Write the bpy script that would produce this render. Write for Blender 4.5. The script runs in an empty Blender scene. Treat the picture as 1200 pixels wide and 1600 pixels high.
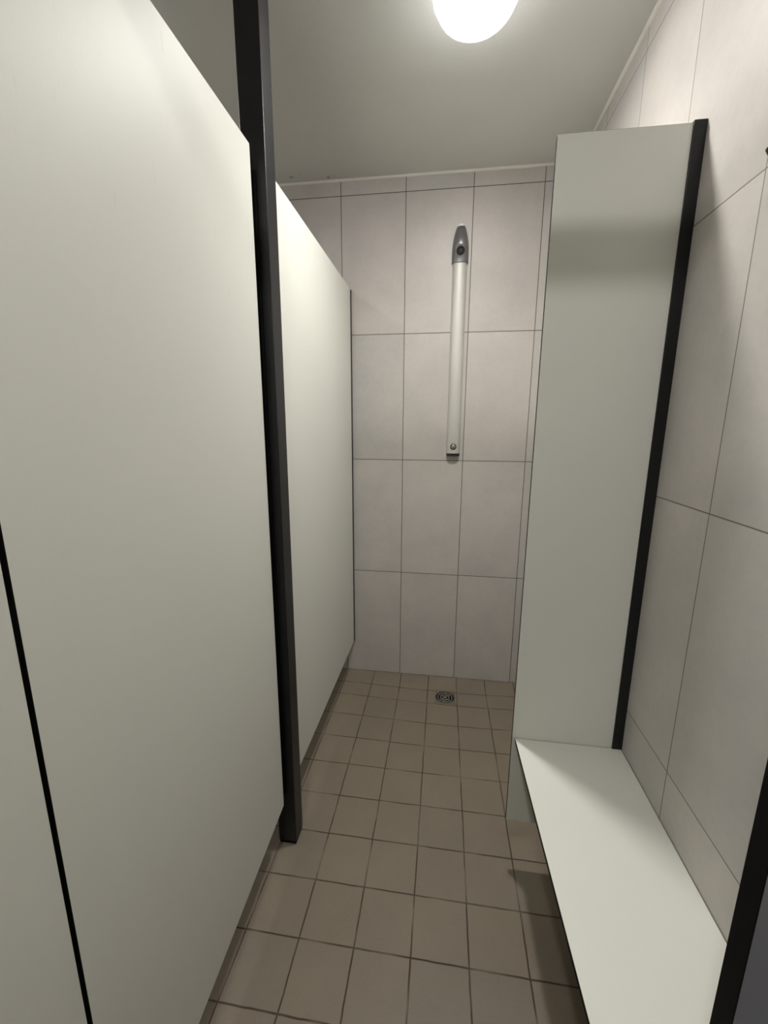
import bpy, bmesh, math, random
from mathutils import Vector, Matrix

scene = bpy.context.scene
col = scene.collection

# ------------------------------------------------------------------ camera
W_PX, F_PX = 1200.0, 654.79
yaw, pitch, roll = 0.1397, -0.2031, 0.0044
cam_d = bpy.data.cameras.new('camera')
cam_d.sensor_fit = 'HORIZONTAL'
cam_d.sensor_width = 36.0
cam_d.lens = F_PX / W_PX * 36.0
cam_d.clip_start = 0.01
cam = bpy.data.objects.new('camera', cam_d)
col.objects.link(cam)
fwd = Vector((-math.sin(yaw) * math.cos(pitch), math.cos(yaw) * math.cos(pitch), math.sin(pitch)))
rgt = Vector((math.cos(yaw), math.sin(yaw), 0))
upv = rgt.cross(fwd)
r2 = rgt * math.cos(roll) + upv * math.sin(roll)
u2 = upv * math.cos(roll) - rgt * math.sin(roll)
M = Matrix((r2, u2, -fwd)).transposed().to_4x4()
M.translation = Vector((0.2051, -2.1273, 1.3691))
cam.matrix_world = M
scene.camera = cam

# ------------------------------------------------------------------ light and exposure
scene.view_settings.view_transform = 'Standard'
scene.view_settings.look = 'None'
scene.view_settings.exposure = 0.0
scene.view_settings.gamma = 1.0
scene.view_settings.use_curve_mapping = False
world = bpy.data.worlds.new('world')
scene.world = world
world.use_nodes = True
world.node_tree.nodes['Background'].inputs[0].default_value = (0.75, 0.8, 0.9, 1)
world.node_tree.nodes['Background'].inputs[1].default_value = 0.0

SHOWER_LAMP_W = 13.8
SHOWER_BEAM_W = 6.6     # narrow area light added inside the lamp to favour floor and bench over walls      # lamp over the shower
PASSAGE_LAMP_W = 22.0     # lamp in the passage behind the camera
STALL_LAMP_W = 8.0        # lamp over the stall beyond the left partition
LAMP_COLOR = (1.0, 0.98, 0.94)

# ------------------------------------------------------------------ room sizes (metres)
XR = 0.7318        # right wall
XL = -1.30         # far left wall, beyond the partition
YF = -3.70         # wall behind the camera
ZC = 2.4654        # ceiling

# ------------------------------------------------------------------ node helpers
class NT:
    def __init__(self, name):
        self.m = bpy.data.materials.new(name)
        self.m.use_nodes = True
        self.t = self.m.node_tree
        self.t.nodes.clear()
        self.out = self.t.nodes.new('ShaderNodeOutputMaterial')
    def n(self, kind, **kw):
        nd = self.t.nodes.new(kind)
        for k, v in kw.items():
            setattr(nd, k, v)
        return nd
    def link(self, a, b):
        self.t.links.new(a, b)
    def setin(self, sock, v):
        if hasattr(v, 'is_linked'):
            self.link(v, sock)
        else:
            sock.default_value = v
    def math(self, op, a, b=None, c=None):
        nd = self.n('ShaderNodeMath', operation=op)
        self.setin(nd.inputs[0], a)
        if b is not None:
            self.setin(nd.inputs[1], b)
        if c is not None:
            self.setin(nd.inputs[2], c)
        return nd.outputs[0]
    def mix(self, f, a, b):
        nd = self.n('ShaderNodeMix', data_type='RGBA')
        self.setin(nd.inputs[0], f)
        self.setin(nd.inputs[6], a)
        self.setin(nd.inputs[7], b)
        return nd.outputs[2]
    def maprange(self, v, a, b, c=0.0, d=1.0, smooth=False):
        nd = self.n('ShaderNodeMapRange')
        if smooth:
            nd.interpolation_type = 'SMOOTHSTEP'
        self.setin(nd.inputs[0], v)
        for i, x in enumerate((a, b, c, d)):
            nd.inputs[i + 1].default_value = x
        return nd.outputs[0]
    def noise(self, vec, scale, detail=3.0, rough=0.5):
        nd = self.n('ShaderNodeTexNoise')
        self.link(vec, nd.inputs['Vector'])
        nd.inputs['Scale'].default_value = scale
        nd.inputs['Detail'].default_value = detail
        nd.inputs['Roughness'].default_value = rough
        return nd.outputs[0]
    def bsdf(self, base, rough=0.5, metal=0.0, spec=0.5, normal=None, coat=0.0):
        b = self.n('ShaderNodeBsdfPrincipled')
        self.setin(b.inputs['Base Color'], base)
        self.setin(b.inputs['Roughness'], rough)
        b.inputs['Metallic'].default_value = metal
        b.inputs['Specular IOR Level'].default_value = spec
        b.inputs['Coat Weight'].default_value = coat
        if normal is not None:
            self.link(normal, b.inputs['Normal'])
        self.link(b.outputs[0], self.out.inputs[0])
        return b
    def bump(self, h, strength, dist):
        nd = self.n('ShaderNodeBump')
        nd.inputs['Strength'].default_value = strength
        nd.inputs['Distance'].default_value = dist
        self.link(h, nd.inputs['Height'])
        return nd.outputs[0]

def c4(r, g, b):
    return (r, g, b, 1.0)

def plain(name, colr, rough=0.5, metal=0.0, spec=0.5, grain=0.0, grain_scale=400.0, var=0.04, var_scale=3.0):
    """one plain finish with a little unevenness and grain"""
    k = NT(name)
    pos = k.n('ShaderNodeTexCoord').outputs['Object']
    f = k.noise(pos, var_scale, 4.0)
    lo = tuple(x * (1 - var) for x in colr)
    hi = tuple(min(1, x * (1 + var)) for x in colr)
    base = k.mix(f, c4(*lo), c4(*hi))
    nrm = None
    if grain > 0:
        nrm = k.bump(k.noise(pos, grain_scale, 2.0), grain, 0.001)
    k.bsdf(base, rough, metal, spec, nrm)
    return k.m

def wall_tile(name, axis, off, colr, grout, groutw=0.0028, rough=0.42):
    """stack bond 30 x 60 cm stone-look tiles; axis 0: wall runs along X, 1: along Y"""
    k = NT(name)
    geo = k.n('ShaderNodeTexCoord').outputs['Object']
    sep = k.n('ShaderNodeSeparateXYZ')
    k.link(geo, sep.inputs[0])
    u = k.math('SUBTRACT', sep.outputs[axis], off)
    v = sep.outputs[2]
    du = k.math('PINGPONG', u, 0.15)
    dv = k.math('PINGPONG', v, 0.30)
    d = k.math('MINIMUM', du, dv)
    mask = k.maprange(d, groutw * 0.42, groutw * 0.68, 1.0, 0.0)
    cu = k.math('FLOOR', k.math('DIVIDE', u, 0.30))
    cv = k.math('FLOOR', k.math('DIVIDE', v, 0.60))
    comb = k.n('ShaderNodeCombineXYZ')
    k.link(cu, comb.inputs[0]); k.link(cv, comb.inputs[1])
    wn = k.n('ShaderNodeTexWhiteNoise', noise_dimensions='3D')
    k.link(comb.outputs[0], wn.inputs[0])
    # each tile has its own piece of the cloudy print
    sh = k.n('ShaderNodeVectorMath', operation='MULTIPLY_ADD')
    k.link(wn.outputs[1], sh.inputs[0])
    sh.inputs[1].default_value = (7, 7, 7)
    k.link(geo, sh.inputs[2])
    cloud = k.noise(sh.outputs[0], 5.0, 6.0, 0.6)
    fine = k.noise(sh.outputs[0], 60.0, 3.0, 0.6)
    f = k.math('ADD', k.math('MULTIPLY', cloud, 0.75), k.math('MULTIPLY', fine, 0.25))
    f = k.maprange(f, 0.3, 0.7)
    lo = c4(*(x * y for x, y in zip(colr, (0.885, 0.893, 0.90))))
    hi = c4(*(x * y for x, y in zip(colr, (1.095, 1.078, 1.062))))
    base = k.mix(f, lo, hi)
    tint = k.mix(wn.outputs[0], c4(1.02, 1.0, 0.985), c4(0.97, 0.975, 0.97))
    mul = k.n('ShaderNodeMix', data_type='RGBA', blend_type='MULTIPLY')
    mul.inputs[0].default_value = 1.0
    k.link(base, mul.inputs[6]); k.link(tint, mul.inputs[7])
    base = k.mix(mask, mul.outputs[2], c4(*grout))
    h = k.math('SUBTRACT', k.math('MULTIPLY', fine, 0.12), mask)
    r = k.math('ADD', k.math('MULTIPLY', mask, 0.35), rough)
    k.bsdf(base, r, 0.0, 0.4, k.bump(h, 0.35, 0.0012))
    return k.m

P_FL, X0_FL, Y0_FL = 0.1517, 0.0102, -0.6782
def floor_tile(name, colr, grout):
    k = NT(name)
    geo = k.n('ShaderNodeTexCoord').outputs['Object']
    sep = k.n('ShaderNodeSeparateXYZ')
    k.link(geo, sep.inputs[0])
    x, y = sep.outputs[0], sep.outputs[1]
    # slightly uneven joints
    wob = k.maprange(k.noise(geo, 14.0, 2.0), 0, 1, -0.0022, 0.0022)
    xs = k.math('ADD', k.math('SUBTRACT', x, X0_FL), wob)
    ys = k.math('ADD', y, wob)
    dx = k.math('PINGPONG', xs, P_FL / 2)
    dyp = k.math('PINGPONG', k.math('SUBTRACT', ys, Y0_FL), P_FL / 2)
    dc = None
    for yy in (-0.375, -0.2240, -0.1185, -0.0016):
        dd = k.math('ABSOLUTE', k.math('SUBTRACT', ys, yy))
        dc = dd if dc is None else k.math('MINIMUM', dc, dd)
    near = k.math('LESS_THAN', y, -0.45)
    nd = k.n('ShaderNodeMix', data_type='FLOAT')
    k.link(near, nd.inputs[0]); k.link(dc, nd.inputs[2]); k.link(dyp, nd.inputs[3])
    dy = nd.outputs[0]
    d = k.math('MINIMUM', dx, dy)
    mask = k.maprange(d, 0.0013, 0.0027, 1.0, 0.0)
    # some joints are nearly filled flush and read paler
    fade = k.maprange(k.noise(geo, 7.0, 2.0), 0.36, 0.52, 0.35, 1.0)
    mask_c = k.math('MULTIPLY', mask, fade)
    cx = k.math('FLOOR', k.math('DIVIDE', xs, P_FL))
    cy = k.math('FLOOR', k.math('DIVIDE', k.math('SUBTRACT', ys, Y0_FL), P_FL))
    comb = k.n('ShaderNodeCombineXYZ')
    k.link(cx, comb.inputs[0]); k.link(cy, comb.inputs[1])
    wn = k.n('ShaderNodeTexWhiteNoise', noise_dimensions='3D')
    k.link(comb.outputs[0], wn.inputs[0])
    sp = k.noise(geo, 220.0, 2.0, 0.7)
    cl = k.noise(geo, 6.0, 4.0, 0.6)
    f = k.math('ADD', k.math('MULTIPLY', sp, 0.45), k.math('MULTIPLY', cl, 0.55))
    f = k.maprange(f, 0.3, 0.7)
    base = k.mix(f, c4(*(c * 0.90 for c in colr)), c4(*(c * 1.10 for c in colr)))
    tint = k.mix(wn.outputs[0], c4(1.035, 1.02, 1.0), c4(0.955, 0.96, 0.97))
    mul = k.n('ShaderNodeMix', data_type='RGBA', blend_type='MULTIPLY')
    mul.inputs[0].default_value = 1.0
    k.link(base, mul.inputs[6]); k.link(tint, mul.inputs[7])
    base = k.mix(mask_c, mul.outputs[2], c4(*grout))
    h = k.math('SUBTRACT', k.math('MULTIPLY', sp, 0.15), mask)
    k.bsdf(base, k.math('ADD', k.math('MULTIPLY', mask, 0.3), 0.5), 0.0, 0.35, k.bump(h, 0.4, 0.0015))
    return k.m

MAT = {}
MAT['wall_x'] = wall_tile('pale_stone_wall_tile', 0, 0.0, (0.497, 0.477, 0.452), (0.085, 0.07, 0.052))
MAT['wall_y'] = wall_tile('pale_stone_side_wall_tile', 1, -1.2296, (0.497, 0.477, 0.452), (0.17, 0.15, 0.125), 0.0024)
MAT['floor'] = floor_tile('brown_floor_tile', (0.190, 0.161, 0.120), (0.050, 0.034, 0.021))
def plaster():
    k = NT('painted_plaster')
    pos = k.n('ShaderNodeTexCoord').outputs['Object']
    base = k.mix(k.noise(pos, 4.0, 4.0), c4(0.72, 0.725, 0.68), c4(0.79, 0.795, 0.745))
    nn = k.n('ShaderNodeTexNoise')
    k.link(pos, nn.inputs['Vector']); nn.inputs['Scale'].default_value = 60.0
    off = k.n('ShaderNodeVectorMath', operation='MULTIPLY_ADD')
    k.link(nn.outputs['Color'], off.inputs[0]); off.inputs[1].default_value = (0.02, 0.02, 0.02); k.link(pos, off.inputs[2])
    # small mould specks by the back corner
    m = None
    for x, y, r in ((-0.515, -0.052, 0.011), (-0.350, -0.030, 0.012), (-0.325, -0.034, 0.006), (-0.47, -0.07, 0.005)):
        d = k.n('ShaderNodeVectorMath', operation='DISTANCE')
        k.link(off.outputs[0], d.inputs[0]); d.inputs[1].default_value = (x + 0.01, y + 0.01, ZC + 0.01)
        f = k.maprange(d.outputs['Value'], r * 0.4, r, 0.55, 0.0)
        m = f if m is None else k.math('MAXIMUM', m, f)
    base = k.mix(m, base, c4(0.16, 0.14, 0.11))
    k.bsdf(base, 0.75, 0.0, 0.3, k.bump(k.noise(pos, 90.0, 3.0), 0.3, 0.001))
    return k.m
MAT['ceiling'] = plaster()
MAT['sealant'] = plain('white_sealant', (0.80, 0.77, 0.70), 0.45)
MAT['black'] = plain('black_anodised_metal', (0.011, 0.011, 0.012), 0.38, 0.0, 0.28, 0.05, 700.0)
MAT['strip'] = plain('dark_grey_metal', (0.030, 0.030, 0.032), 0.45)
MAT['core'] = plain('black_laminate_core', (0.0035, 0.0035, 0.0035), 0.6, 0, 0.10)
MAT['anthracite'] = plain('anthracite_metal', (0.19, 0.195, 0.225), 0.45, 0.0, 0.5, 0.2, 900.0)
MAT['alu'] = plain('satin_anodised_aluminium', (0.56, 0.55, 0.51), 0.48, 0.3, 0.5, 0.03, 500.0)
MAT['grey_metal'] = plain('satin_grey_cast_metal', (0.20, 0.20, 0.205), 0.36, 0.6, 0.5, 0.04, 500.0)
MAT['nozzle'] = plain('dark_rubber', (0.015, 0.015, 0.015), 0.45)
MAT['spray'] = plain('spray_plate_grey', (0.05, 0.05, 0.05), 0.4)
MAT['white_plastic'] = plain('white_plastic', (0.85, 0.84, 0.80), 0.35)
MAT['button'] = plain('brushed_button_metal', (0.27, 0.27, 0.255), 0.4, 0.5)
MAT['steel'] = plain('stainless_steel', (0.40, 0.385, 0.35), 0.25, 0.95, 0.5, 0.03, 600.0)
MAT['dark'] = plain('drain_dark', (0.012, 0.011, 0.010), 0.6)

def laminate(name, colr, seed):
    """off-white compact laminate: fine pearl grain, faint scuffs"""
    k = NT(name)
    pos = k.n('ShaderNodeTexCoord').outputs['Object']
    f = k.noise(pos, 2.5 + seed * 0.3, 4.0)
    base = k.mix(f, c4(*(x * 0.975 for x in colr)), c4(*(x * 1.02 for x in colr)))
    # short slanted scuff marks, few and faint
    mp = k.n('ShaderNodeMapping')
    mp.inputs['Location'].default_value = (seed, 0, 0)
    mp.inputs['Rotation'].default_value = (0.55, 0, 0)
    mp.inputs['Scale'].default_value = (1, 30, 4)
    k.link(pos, mp.inputs[0])
    sc = k.noise(mp.outputs[0], 2.6, 3.0, 0.6)
    sep = k.n('ShaderNodeSeparateXYZ')
    k.link(pos, sep.inputs[0])
    sm = k.math('MULTIPLY', k.maprange(sc, 0.66, 0.73, 0.0, 0.30), k.maprange(sep.outputs[2], 1.45, 1.75))
    base = k.mix(sm, base, c4(*(x * 0.72 for x in colr)))
    g = k.noise(pos, 260.0, 2.0)
    k.bsdf(base, 0.47, 0.0, 0.32, k.bump(g, 0.10, 0.001))
    return k.m
HPL = (0.73, 0.735, 0.675)
MAT['laminate'] = laminate('offwhite_laminate', HPL, 1.0)

def lamp_glass():
    k = NT('ribbed_lamp_glass')
    pos = k.n('ShaderNodeTexCoord').outputs['Object']
    sep = k.n('ShaderNodeSeparateXYZ')
    k.link(pos, sep.inputs[0])
    rib = k.math('SINE', k.math('MULTIPLY', sep.outputs[0], 900.0))
    h = k.maprange(rib, -1, 1)
    nrm = k.bump(h, 0.4, 0.002)
    tr = k.n('ShaderNodeBsdfTransparent')
    tr.inputs[0].default_value = (0.97, 0.97, 0.97, 1)
    gl = k.n('ShaderNodeBsdfGlossy')
    gl.inputs[0].default_value = (1, 1, 1, 1)
    gl.inputs['Roughness'].default_value = 0.08
    k.link(nrm, gl.inputs['Normal'])
    df = k.n('ShaderNodeBsdfTranslucent')
    df.inputs[0].default_value = (0.95, 0.95, 0.97, 1)
    k.link(nrm, df.inputs['Normal'])
    m1 = k.n('ShaderNodeMixShader')
    f1 = k.maprange(h, 0, 1, 0.14, 0.26)
    k.link(f1, m1.inputs[0]); k.link(tr.outputs[0], m1.inputs[1]); k.link(df.outputs[0], m1.inputs[2])
    m2 = k.n('ShaderNodeMixShader')
    m2.inputs[0].default_value = 0.06
    k.link(m1.outputs[0], m2.inputs[1]); k.link(gl.outputs[0], m2.inputs[2])
    k.link(m2.outputs[0], k.out.inputs[0])
    return k.m
MAT['lamp_glass'] = lamp_glass()

def clear_rim():
    k = NT('clear_glass_rim')
    tr = k.n('ShaderNodeBsdfTransparent')
    tr.inputs[0].default_value = (0.96, 0.96, 0.98, 1)
    df = k.n('ShaderNodeBsdfTranslucent')
    df.inputs[0].default_value = (0.92, 0.91, 0.96, 1)
    d2 = k.n('ShaderNodeBsdfDiffuse')
    d2.inputs[0].default_value = (0.92, 0.91, 0.96, 1)
    m0 = k.n('ShaderNodeMixShader')
    k.link(df.outputs[0], m0.inputs[1]); k.link(d2.outputs[0], m0.inputs[2])
    m1 = k.n('ShaderNodeMixShader')
    m1.inputs[0].default_value = 0.25
    k.link(tr.outputs[0], m1.inputs[1]); k.link(m0.outputs[0], m1.inputs[2])
    k.link(m1.outputs[0], k.out.inputs[0])
    return k.m
MAT['rim_glass'] = clear_rim()

def bulb_mat(name, strength):
    k = NT(name)
    e = k.n('ShaderNodeEmission')
    e.inputs[0].default_value = (*LAMP_COLOR, 1)
    e.inputs[1].default_value = strength
    k.link(e.outputs[0], k.out.inputs[0])
    return k.m

# ------------------------------------------------------------------ mesh helpers
def finish(name, bm, mats, parent=None, smooth=None, bevel=0.0, segs=2):
    me = bpy.data.meshes.new(name)
    bmesh.ops.recalc_face_normals(bm, faces=bm.faces)
    bm.to_mesh(me); bm.free()
    if not isinstance(mats, (list, tuple)):
        mats = [mats]
    for m in mats:
        me.materials.append(m)
    o = bpy.data.objects.new(name, me)
    col.objects.link(o)
    if parent is not None:
        o.parent = parent
        o.matrix_parent_inverse = Matrix.Translation(-Vector(parent.location))
    if bevel > 0:
        b = o.modifiers.new('bevel', 'BEVEL')
        b.width = bevel; b.segments = segs; b.limit_method = 'ANGLE'
    if smooth is not None:
        for p in me.polygons:
            p.use_smooth = True
        me.set_sharp_from_angle(angle=math.radians(smooth))
    return o

def box(bm, x0, x1, y0, y1, z0, z1, mi=0, edge_mi=None, axis=None):
    """a box; with axis given, the two faces across that axis get mi, the rest edge_mi"""
    vs = [bm.verts.new((x, y, z)) for x in (x0, x1) for y in (y0, y1) for z in (z0, z1)]
    f = {'x0': (0, 1, 3, 2), 'x1': (4, 6, 7, 5), 'y0': (0, 4, 5, 1), 'y1': (2, 3, 7, 6), 'z0': (0, 2, 6, 4), 'z1': (1, 5, 7, 3)}
    for k, ids in f.items():
        fc = bm.faces.new([vs[i] for i in ids])
        fc.material_index = mi if (axis is None or k[0] == axis) else edge_mi
    return vs

def boxes(name, lst, mat, parent=None, bevel=0.0):
    bm = bmesh.new()
    for b in lst:
        box(bm, *b)
    return finish(name, bm, mat, parent, bevel=bevel)

def tag(o, label, cat, group=None):
    o['label'] = label; o['category'] = cat
    if group:
        o['group'] = group
    return o

def thing(name, loc, label, cat, group=None):
    o = bpy.data.objects.new(name, None)
    o.empty_display_size = 0.05
    o.location = loc
    col.objects.link(o)
    return tag(o, label, cat, group)

def struct(o):
    o['kind'] = 'structure'
    return o

def lathe(bm, prof, cx, cy, seg=48, mi=0, cap0=True, cap1=True):
    """profile [(r, z)] turned about a vertical axis"""
    rings = []
    for r, z in prof:
        if r < 1e-6:
            rings.append([bm.verts.new((cx, cy, z))])
        else:
            rings.append([bm.verts.new((cx + r * math.cos(2 * math.pi * i / seg), cy + r * math.sin(2 * math.pi * i / seg), z)) for i in range(seg)])
    for a, b in zip(rings[:-1], rings[1:]):
        for i in range(seg):
            j = (i + 1) % seg
            q = ([a[i], a[j]] if len(a) > 1 else [a[0]]) + ([b[j], b[i]] if len(b) > 1 else [b[0]])
            if len(q) >= 3:
                bm.faces.new(q).material_index = mi
    if cap0 and len(rings[0]) > 1:
        bm.faces.new(rings[0]).material_index = mi
    if cap1 and len(rings[-1]) > 1:
        bm.faces.new(rings[-1]).material_index = mi

# ------------------------------------------------------------------ the room
def dip(x, y):
    r = max(0.0, math.hypot(x - 0.2525, (y + 0.165)) - 0.095)
    f = math.exp(-(r / 0.32) ** 2)
    w = min(1.0, max(0.0, -y / 0.10))
    return 0.003 - 0.014 * f * (w * w * (3 - 2 * w))

DX0, DX1, DY0, DY1 = 0.199, 0.306, -0.2175, -0.1105     # drain opening
bm = bmesh.new()
def steps(a, b, h):
    n = max(1, round((b - a) / h))
    return [a + (b - a) * i / n for i in range(n)]
xs = steps(XL, -0.3, 0.1) + steps(-0.3, DX0, 0.03) + steps(DX0, DX1, 0.03) + steps(DX1, XR, 0.03) + [XR]
ys = steps(YF, -1.0, 0.1) + steps(-1.0, DY0, 0.03) + steps(DY0, DY1, 0.03) + steps(DY1, 0.0, 0.02) + [0.0]
g = [[bm.verts.new((x, y, dip(x, y))) for y in ys] for x in xs]
for i in range(len(xs) - 1):
    for j in range(len(ys) - 1):
        mx, my = (xs[i] + xs[i + 1]) / 2, (ys[j] + ys[j + 1]) / 2
        if DX0 < mx < DX1 and DY0 < my < DY1:
            continue
        bm.faces.new((g[i][j], g[i + 1][j], g[i + 1][j + 1], g[i][j + 1]))
# solid slab underneath
b0 = [bm.verts.new(p) for p in ((XL, YF, -0.12), (XR, YF, -0.12), (XR, 0, -0.12), (XL, 0, -0.12))]
bm.faces.new(b0[::-1])
floor = struct(finish('floor', bm, MAT['floor'], smooth=40))

T = 0.10
struct(boxes('ceiling', [(XL - T, XR + T, YF - T, T, ZC, ZC + T)], MAT['ceiling']))
struct(boxes('wall_back', [(XL - T, XR + T, 0.0, T, -0.12, ZC)], MAT['wall_x']))
struct(boxes('wall_right', [(XR, XR + T, YF - T, 0.0, -0.12, ZC)], MAT['wall_y']))
struct(boxes('wall_left', [(XL - T, XL, YF - T, 0.0, -0.12, ZC)], MAT['wall_y']))
struct(boxes('wall_front', [(XL, XR, YF - T, YF, -0.12, ZC)], MAT['wall_x']))

def bead(name, along, a, b):
    """white sealant bead in the corner of wall and ceiling"""
    bm = bmesh.new()
    s = 0.0075
    prof = [(0, 0), (-s, 0), (-s * 0.62, -s * 0.62), (0, -s)]
    ends = []
    n = 40
    rng = random.Random(3)
    for i in range(n + 1):
        t = a + (b - a) * i / n
        kx = 1 + rng.uniform(-0.12, 0.12)
        ring = []
        for u, v in prof:
            if along == 'x':
                ring.append(bm.verts.new((t, u * kx, ZC + v * kx)))
            else:
                ring.append(bm.verts.new((XR + u * kx, t, ZC + v * kx)))
        ends.append(ring)
    for p, q in zip(ends[:-1], ends[1:]):
        for i in range(4):
            bm.faces.new((p[i], p[(i + 1) % 4], q[(i + 1) % 4], q[i]))
    bm.faces.new(ends[0]); bm.faces.new(ends[-1][::-1])
    return struct(finish(name, bm, MAT['sealant']))
bead('trim_1', 'x', XL, XR)
bead('trim_2', 'y', YF, -0.010)

# ------------------------------------------------------------------ left partition
HL = [MAT['laminate'], MAT['core']]
PX = -0.2585       # face of the left partition towards the shower
PT = 0.013

def panel_yz(name, x1, y0, y1, zb0, zb1, z1, parent):
    """upright board along Y, foot height zb0 at y0 and zb1 at y1; white faces, black core edges"""
    bm = bmesh.new()
    vs = []
    for x in (x1 - PT, x1):
        vs.append([bm.verts.new(p) for p in ((x, y0, zb0), (x, y1, zb1), (x, y1, z1), (x, y0, z1))])
    bm.faces.new(vs[0]).material_index = 0
    bm.faces.new(vs[1]).material_index = 0
    for i in range(4):
        j = (i + 1) % 4
        bm.faces.new((vs[0][i], vs[0][j], vs[1][j], vs[1][i])).material_index = 1
    return finish(name, bm, HL, parent, bevel=0.0008, segs=1)

POST_X0, POST_X1, POST_Y0, POST_Y1 = -0.2965, -0.2365, -1.0360, -0.9740

t = thing('partition_post', (-0.2665, -1.005, dip(-0.2665, -1.005)), 'black square metal post running from the floor tiles up to the ceiling', 'post')
bm = bmesh.new()
box(bm, POST_X0, POST_X1, POST_Y0, POST_Y1, 0.014, ZC)
finish('post_tube', bm, MAT['black'], t, bevel=0.0018, segs=3, smooth=40)
boxes('foot', [(POST_X0 + 0.002, POST_X1 - 0.002, POST_Y0 + 0.002, POST_Y1 - 0.002, 0.003, 0.014)], MAT['core'], t, bevel=0.001)
boxes('door_stop', [(-0.290, -0.2605, POST_Y0 - 0.007, POST_Y0, 0.205, 1.965)], MAT['core'], t, bevel=0.001)

t = thing('partition_panel', (PX, -0.5, 0.0), 'off-white partition panel behind the black post, reaching the back wall', 'partition')
panel_yz('board', PX, -0.972, -0.009, 0.197, 0.186, 2.003, t)
boxes('wall_channel', [(PX - PT - 0.004, PX + 0.003, -0.017, 0.0, 0.186, 2.000)], MAT['black'], t, bevel=0.001)

t = thing('partition_panel', (PX, -1.4, 0.0), 'large off-white partition panel in front of the black post, filling the left of the view', 'partition')
panel_yz('board', -0.2615, -1.7535, -1.0655, 0.128, 0.186, 2.005, t)
boxes('edge_strip', [(-0.2745, -0.2645, -1.0655, -1.0565, 0.190, 2.003)], MAT['strip'], t, bevel=0.001)

# door leaf standing open at the far left
HX, HY = -0.2615, -1.7595
t = thing('cubicle_door', (HX, HY, 0.0), 'off-white door leaf at the left edge, past the thin black gap', 'door')
ang = math.radians(4.5)
bm = bmesh.new()
box(bm, -PT, 0.0, -0.74, 0.0, 0.13, 2.005, 0, 1, 'x')
o = finish('leaf', bm, HL, None, bevel=0.0008, segs=1)
o.parent = t
bm = bmesh.new()
for zz in (0.35, 1.85):
    box(bm, -PT - 0.012, -PT + 0.001, -0.05, 0.0, zz, zz + 0.09)
o = finish('hinge', bm, MAT['black'], None, bevel=0.002); o.parent = t
t.rotation_euler = (0, 0, ang)

# ------------------------------------------------------------------ right partition
RY = -1.0125       # its face towards the camera
RX0 = 0.4315
t = thing('partition_panel', (RX0, RY, 0.0), 'narrow off-white partition panel standing out from the right wall above the bench', 'partition')
bm = bmesh.new()
box(bm, RX0, XR - 0.004, RY, RY + PT, 0.183, 2.0, 0, 1, 'y')
finish('board', bm, HL, t, bevel=0.0008, segs=1)
boxes('wall_channel', [(0.7055, XR, RY - 0.004, RY + PT + 0.004, 0.183, 2.003)], MAT['black'], t, bevel=0.001)

# bench
BZ = 0.473
NY0, NY1 = -1.7785, -1.755      # front pier
t = thing('bench', (0.59, -1.38, BZ - 0.013), 'off-white bench board along the right wall with black edges', 'bench')
bm = bmesh.new()
v = box(bm, 0.447, XR - 0.0015, NY1, RY - 0.0015, BZ - 0.013, BZ, 0, 1, 'z')
for p in v:
    if p.co.x < 0.5:
        p.co.x = 0.440 if p.co.y > -1.3 else 0.459
finish('seat_board', bm, HL, t, bevel=0.0008, segs=1)
for yy in (-1.12, -1.66):
    bm = bmesh.new()
    box(bm, 0.50, XR, yy, yy + 0.03, BZ - 0.019, BZ - 0.013)
    box(bm, XR - 0.006, XR, yy, yy + 0.03, BZ - 0.17, BZ - 0.019)
    a = [bm.verts.new(p) for p in ((0.56, yy + 0.012, BZ - 0.019), (XR - 0.006, yy + 0.012, BZ - 0.019), (XR - 0.006, yy + 0.012, BZ - 0.15))]
    b = [bm.verts.new(p.co + Vector((0, 0.006, 0))) for p in a]
    bm.faces.new(a); bm.faces.new(b[::-1])
    for i in range(3):
        j = (i + 1) % 3
        bm.faces.new((a[i], b[i], b[j], a[j]))
    finish('bracket', bm, MAT['black'], t, bevel=0.0006, segs=1)

# front pier near the camera
PXL = 0.5045
t = thing('front_pier', (0.62, -1.77, 0.0), 'dark grey upright panel with a black edge at the lower right, nearest to the camera', 'partition')
boxes('edge_strip', [(PXL, PXL + 0.0015, NY0, NY1, 0.12, 2.0)], MAT['core'], t)
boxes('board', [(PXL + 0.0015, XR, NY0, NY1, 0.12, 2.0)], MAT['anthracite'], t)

# top rail joining the fronts
t = boxes('top_rail', [(-0.2615, XR, -1.787, -1.750, 2.120, 2.160)], MAT['black'], None, bevel=0.002)
tag(t, 'black rail across the top of the cubicle opening, overhead', 'rail')

# coat hook
t = thing('coat_hook', (XR, -1.3262, 1.80), 'small black coat hook on the right wall at the edge of view', 'hook')
bm = bmesh.new()
box(bm, XR - 0.006, XR, -1.3412, -1.3112, 1.765, 1.825)
finish('back_plate', bm, MAT['black'], t, bevel=0.003, segs=3)
bm = bmesh.new()
pts = [(XR - 0.004, -1.3262, 1.782), (XR - 0.018, -1.3212, 1.770), (XR - 0.031, -1.3142, 1.771), (XR - 0.039, -1.3082, 1.780), (XR - 0.0415, -1.3042, 1.793)]
rings = []
for i, p in enumerate(pts):
    p = Vector(p)
    d = (Vector(pts[min(i + 1, len(pts) - 1)]) - Vector(pts[max(i - 1, 0)])).normalized()
    s = d.cross(Vector((0, 1, 0.01))).normalized(); n = d.cross(s)
    r = 0.0055 if i < len(pts) - 1 else 0.0075
    rings.append([bm.verts.new(p + s * r * math.cos(a * math.pi / 6) + n * r * math.sin(a * math.pi / 6)) for a in range(12)])
for a, b in zip(rings[:-1], rings[1:]):
    for i in range(12):
        bm.faces.new((a[i], a[(i + 1) % 12], b[(i + 1) % 12], b[i]))
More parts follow.
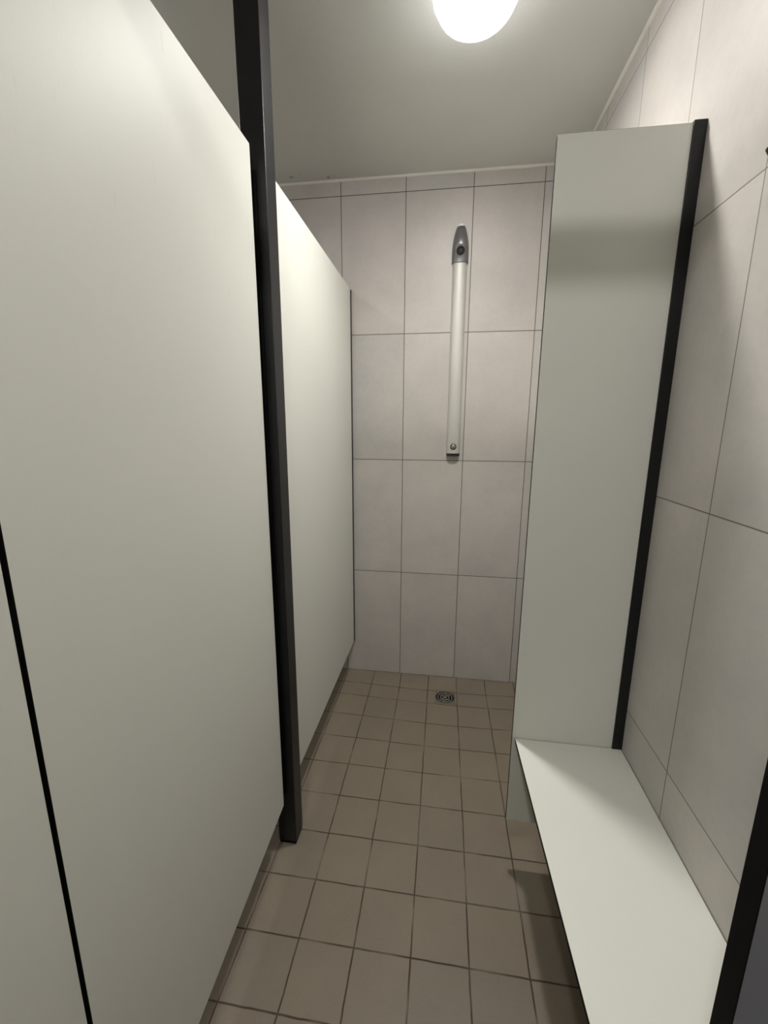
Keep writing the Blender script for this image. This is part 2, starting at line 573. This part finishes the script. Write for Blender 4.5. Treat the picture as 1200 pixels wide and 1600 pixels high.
bm.faces.new(rings[0]); bm.faces.new(rings[-1])
finish('prong', bm, MAT['black'], t, smooth=50, bevel=0.001)

# ------------------------------------------------------------------ shower column on the back wall
SX = 0.2505
t = thing('shower_panel', (SX, 0.0, 1.224), 'satin silver wall shower column with dark grey head on the back wall', 'shower')

def dshape(hw, d, n=20, power=0.78):
    """D-section against the wall: half width hw, depth d (towards -Y)"""
    pts = []
    for i in range(n + 1):
        a = math.pi * i / n
        c, s = math.cos(a), math.sin(a)
        x = hw * math.copysign(abs(c) ** 0.85, c)
        y = -d * (abs(s) ** power)
        pts.append((x, y))
    return pts

def loft(bm, secs, cap=True):
    rings = [[bm.verts.new((SX + x, y, z)) for x, y in dshape(hw, d)] for z, hw, d in secs]
    for a, b in zip(rings[:-1], rings[1:]):
        m = len(a)
        for i in range(m):
            j = (i + 1) % m
            bm.faces.new((a[i], a[j], b[j], b[i]))
    if cap:
        bm.faces.new(rings[0]); bm.faces.new(rings[-1])
    return rings

bm = bmesh.new()
loft(bm, [(1.237, 0.0325, 0.027), (2.112, 0.0325, 0.027)])
colm = finish('column', bm, MAT['alu'], t, smooth=50)
bm = bmesh.new()
loft(bm, [(1.224, 0.0325, 0.027), (1.2365, 0.0325, 0.027)])
finish('end_cap', bm, MAT['nozzle'], t, smooth=50)
# head: bullet that swells forwards, then is scooped back above the column
bm = bmesh.new()
secs = [(2.092, 0.0372, 0.0320), (2.105, 0.0376, 0.0330), (2.117, 0.0378, 0.0350), (2.1485, 0.0375, 0.0550), (2.1535, 0.0372, 0.0570),
        (2.163, 0.0366, 0.0570), (2.180, 0.0345, 0.0535), (2.200, 0.0310, 0.0465), (2.218, 0.0265, 0.0385), (2.232, 0.0222, 0.0310), (2.238, 0.0200, 0.0285)]
loft(bm, secs)
finish('shower_head', bm, MAT['grey_metal'], t, smooth=60)
bm = bmesh.new()
loft(bm, [(2.2380, 0.0180, 0.0260), (2.2480, 0.0162, 0.0235), (2.2495, 0.0145, 0.0215)])
finish('top_cap', bm, MAT['white_plastic'], t, smooth=40)
# nozzle in the scooped underside, facing forwards and down
def disc_set(name, cx, cy, cz, nrm, prof, mat, parent, seg=32):
    bm = bmesh.new()
    lathe(bm, prof, 0, 0, seg)
    q = Vector((0, 0, 1)).rotation_difference(Vector(nrm))
    bmesh.ops.transform(bm, matrix=Matrix.Translation((cx, cy, cz)) @ q.to_matrix().to_4x4(), verts=bm.verts)
    return finish(name, bm, mat, parent, smooth=40)
nz = Vector((0, -0.845, -0.535)).normalized()
NP = Vector((SX, -0.0445, 2.1325))
noz = disc_set('nozzle', *NP, nz, [(0.0185, -0.012), (0.0185, 0.0012), (0.0170, 0.0024), (0.0150, 0.0016), (0.0, 0.0016)], MAT['nozzle'], t)
o = disc_set('spray_plate', 0, 0, 0, nz, [(0.0085, 0.0010), (0.0085, 0.0028), (0.0070, 0.0034), (0.0, 0.0034)], MAT['spray'], None)
o.parent = noz
o.location = NP
# push button
ring = disc_set('button_ring', SX, -0.0268, 1.2695, (0, -1, 0), [(0.0150, -0.002), (0.0150, 0.0012), (0.0112, 0.0012), (0.0112, -0.002)], MAT['nozzle'], t)
disc_set('push_button', SX, -0.0268, 1.2695, (0, -1, 0), [(0.0112, -0.002), (0.0112, 0.0016), (0.0100, 0.0026), (0.0, 0.0028)], MAT['button'], t)

# ------------------------------------------------------------------ floor drain
cx, cy = (DX0 + DX1) / 2, (DY0 + DY1) / 2
dz = dip(cx, cy)
t = thing('floor_drain', (cx, cy, dz - 0.05), 'square stainless steel floor drain with ring grate, set in the floor tiles', 'drain')
bm = bmesh.new()
hw = (DX1 - DX0) / 2
N = 64
ro = 0.0465
out, inn, out2, inn2 = [], [], [], []
for i in range(N):
    a = 2 * math.pi * i / N
    c, s = math.cos(a), math.sin(a)
    q = hw / max(abs(c), abs(s))
    out.append(bm.verts.new((cx + q * c, cy + q * s, dz + 0.0006)))
    inn.append(bm.verts.new((cx + ro * c, cy + ro * s, dz + 0.0006)))
    out2.append(bm.verts.new((cx + q * c, cy + q * s, dz - 0.004)))
    inn2.append(bm.verts.new((cx + ro * c, cy + ro * s, dz - 0.004)))
for i in range(N):
    j = (i + 1) % N
    bm.faces.new((out[i], out[j], inn[j], inn[i]))
    bm.faces.new((out[i], out2[i], out2[j], out[j]))
    bm.faces.new((inn[i], inn[j], inn2[j], inn2[i]))
    bm.faces.new((out2[i], inn2[i], inn2[j], out2[j]))
finish('frame', bm, MAT['steel'], t)
bm = bmesh.new()
lathe(bm, [(0.0485, dz - 0.004), (0.0485, dz - 0.05), (0.0, dz - 0.05)], cx, cy, 40, cap0=False)
finish('drain_cup', bm, MAT['dark'], t)
grate = None
for r0, r1 in ((0.0, 0.010), (0.0185, 0.0255), (0.0335, 0.0400)):
    bm = bmesh.new()
    if r0 == 0:
        lathe(bm, [(r1, dz - 0.003), (r1, dz + 0.0004), (0.0, dz + 0.0012)], cx, cy, 40)
    else:
        prof = [(r0, dz - 0.003), (r0, dz + 0.0003), ((r0 + r1) / 2, dz + 0.0014), (r1, dz + 0.0003), (r1, dz - 0.003), (r0, dz - 0.003)]
        lathe(bm, prof, cx, cy, 48, cap0=False, cap1=False)
    finish('grate_ring', bm, MAT['steel'], t, smooth=30)
bm = bmesh.new()
for k in range(4):
    a = math.pi / 4 + k * math.pi / 2
    vs = box(bm, 0.010, 0.047, -0.003, 0.003, dz - 0.0045, dz - 0.0008)
    R = Matrix.Translation((cx, cy, 0)) @ Matrix.Rotation(a, 4, 'Z')
    for p in vs:
        p.co = R @ p.co
finish('spoke', bm, MAT['steel'], t)

# ------------------------------------------------------------------ lamps
def ceiling_lamp(x, y, watts, label, beam=0.0):
    t = thing('ceiling_light', (x, y, ZC), label, 'lamp')
    bm = bmesh.new()
    lathe(bm, [(0.088, ZC), (0.090, ZC - 0.008), (0.087, ZC - 0.012), (0.0, ZC - 0.012)], x, y)
    finish('base_plate', bm, MAT['white_plastic'], t, smooth=40)
    bm = bmesh.new()
    prof = []
    lathe(bm, [(0.100, ZC - 0.010), (0.107, ZC - 0.010), (0.109, ZC - 0.020), (0.109, ZC - 0.030), (0.106, ZC - 0.036), (0.101, ZC - 0.036), (0.100, ZC - 0.010)], x, y, 64, cap0=False, cap1=False)
    finish('glass_rim', bm, MAT['rim_glass'], t, smooth=40)
    bm = bmesh.new()
    for i in range(11):
        a = i / 10 * math.pi / 2
        prof.append((0.1025 * math.cos(a) ** 0.8 if i < 10 else 0.0, ZC - 0.034 - 0.050 * math.sin(a)))
    lathe(bm, prof, x, y, 64, cap0=False, cap1=False)
    finish('glass_shade', bm, MAT['lamp_glass'], t, smooth=60)
    # light source: a flat oval disc of LEDs shining downwards
    bm = bmesh.new()
    R, H, z0 = 0.046, 0.010, ZC - 0.012
    lathe(bm, [(R * 0.97, z0), (R, z0 - H * 0.5), (R * 0.96, z0 - H * 0.8), (R * 0.86, z0 - H), (0.0, z0 - H * 1.1)], x, y, 40)
    area = math.pi * R * R + 2 * math.pi * R * H
    finish('bulb', bm, bulb_mat('lit_bulb', watts / (math.pi * area)), t, smooth=60)
    if beam > 0:
        l = bpy.data.lights.new('lamp_beam', 'AREA')
        l.shape = 'DISK'; l.size = 0.085; l.energy = beam
        l.spread = math.radians(125); l.color = LAMP_COLOR
        lo = bpy.data.objects.new('lamp_beam', l)
        col.objects.link(lo)
        lo.parent = t
        lo.location = (0, 0, -0.026)
    return t
ceiling_lamp(0.250, -0.805, SHOWER_LAMP_W, 'round ceiling lamp with ribbed clear glass over the shower floor', SHOWER_BEAM_W)
ceiling_lamp(0.010, -2.380, PASSAGE_LAMP_W, 'round ceiling lamp in the passage behind the camera')
ceiling_lamp(-0.880, -1.000, STALL_LAMP_W, 'round ceiling lamp over the stall beyond the left partition')
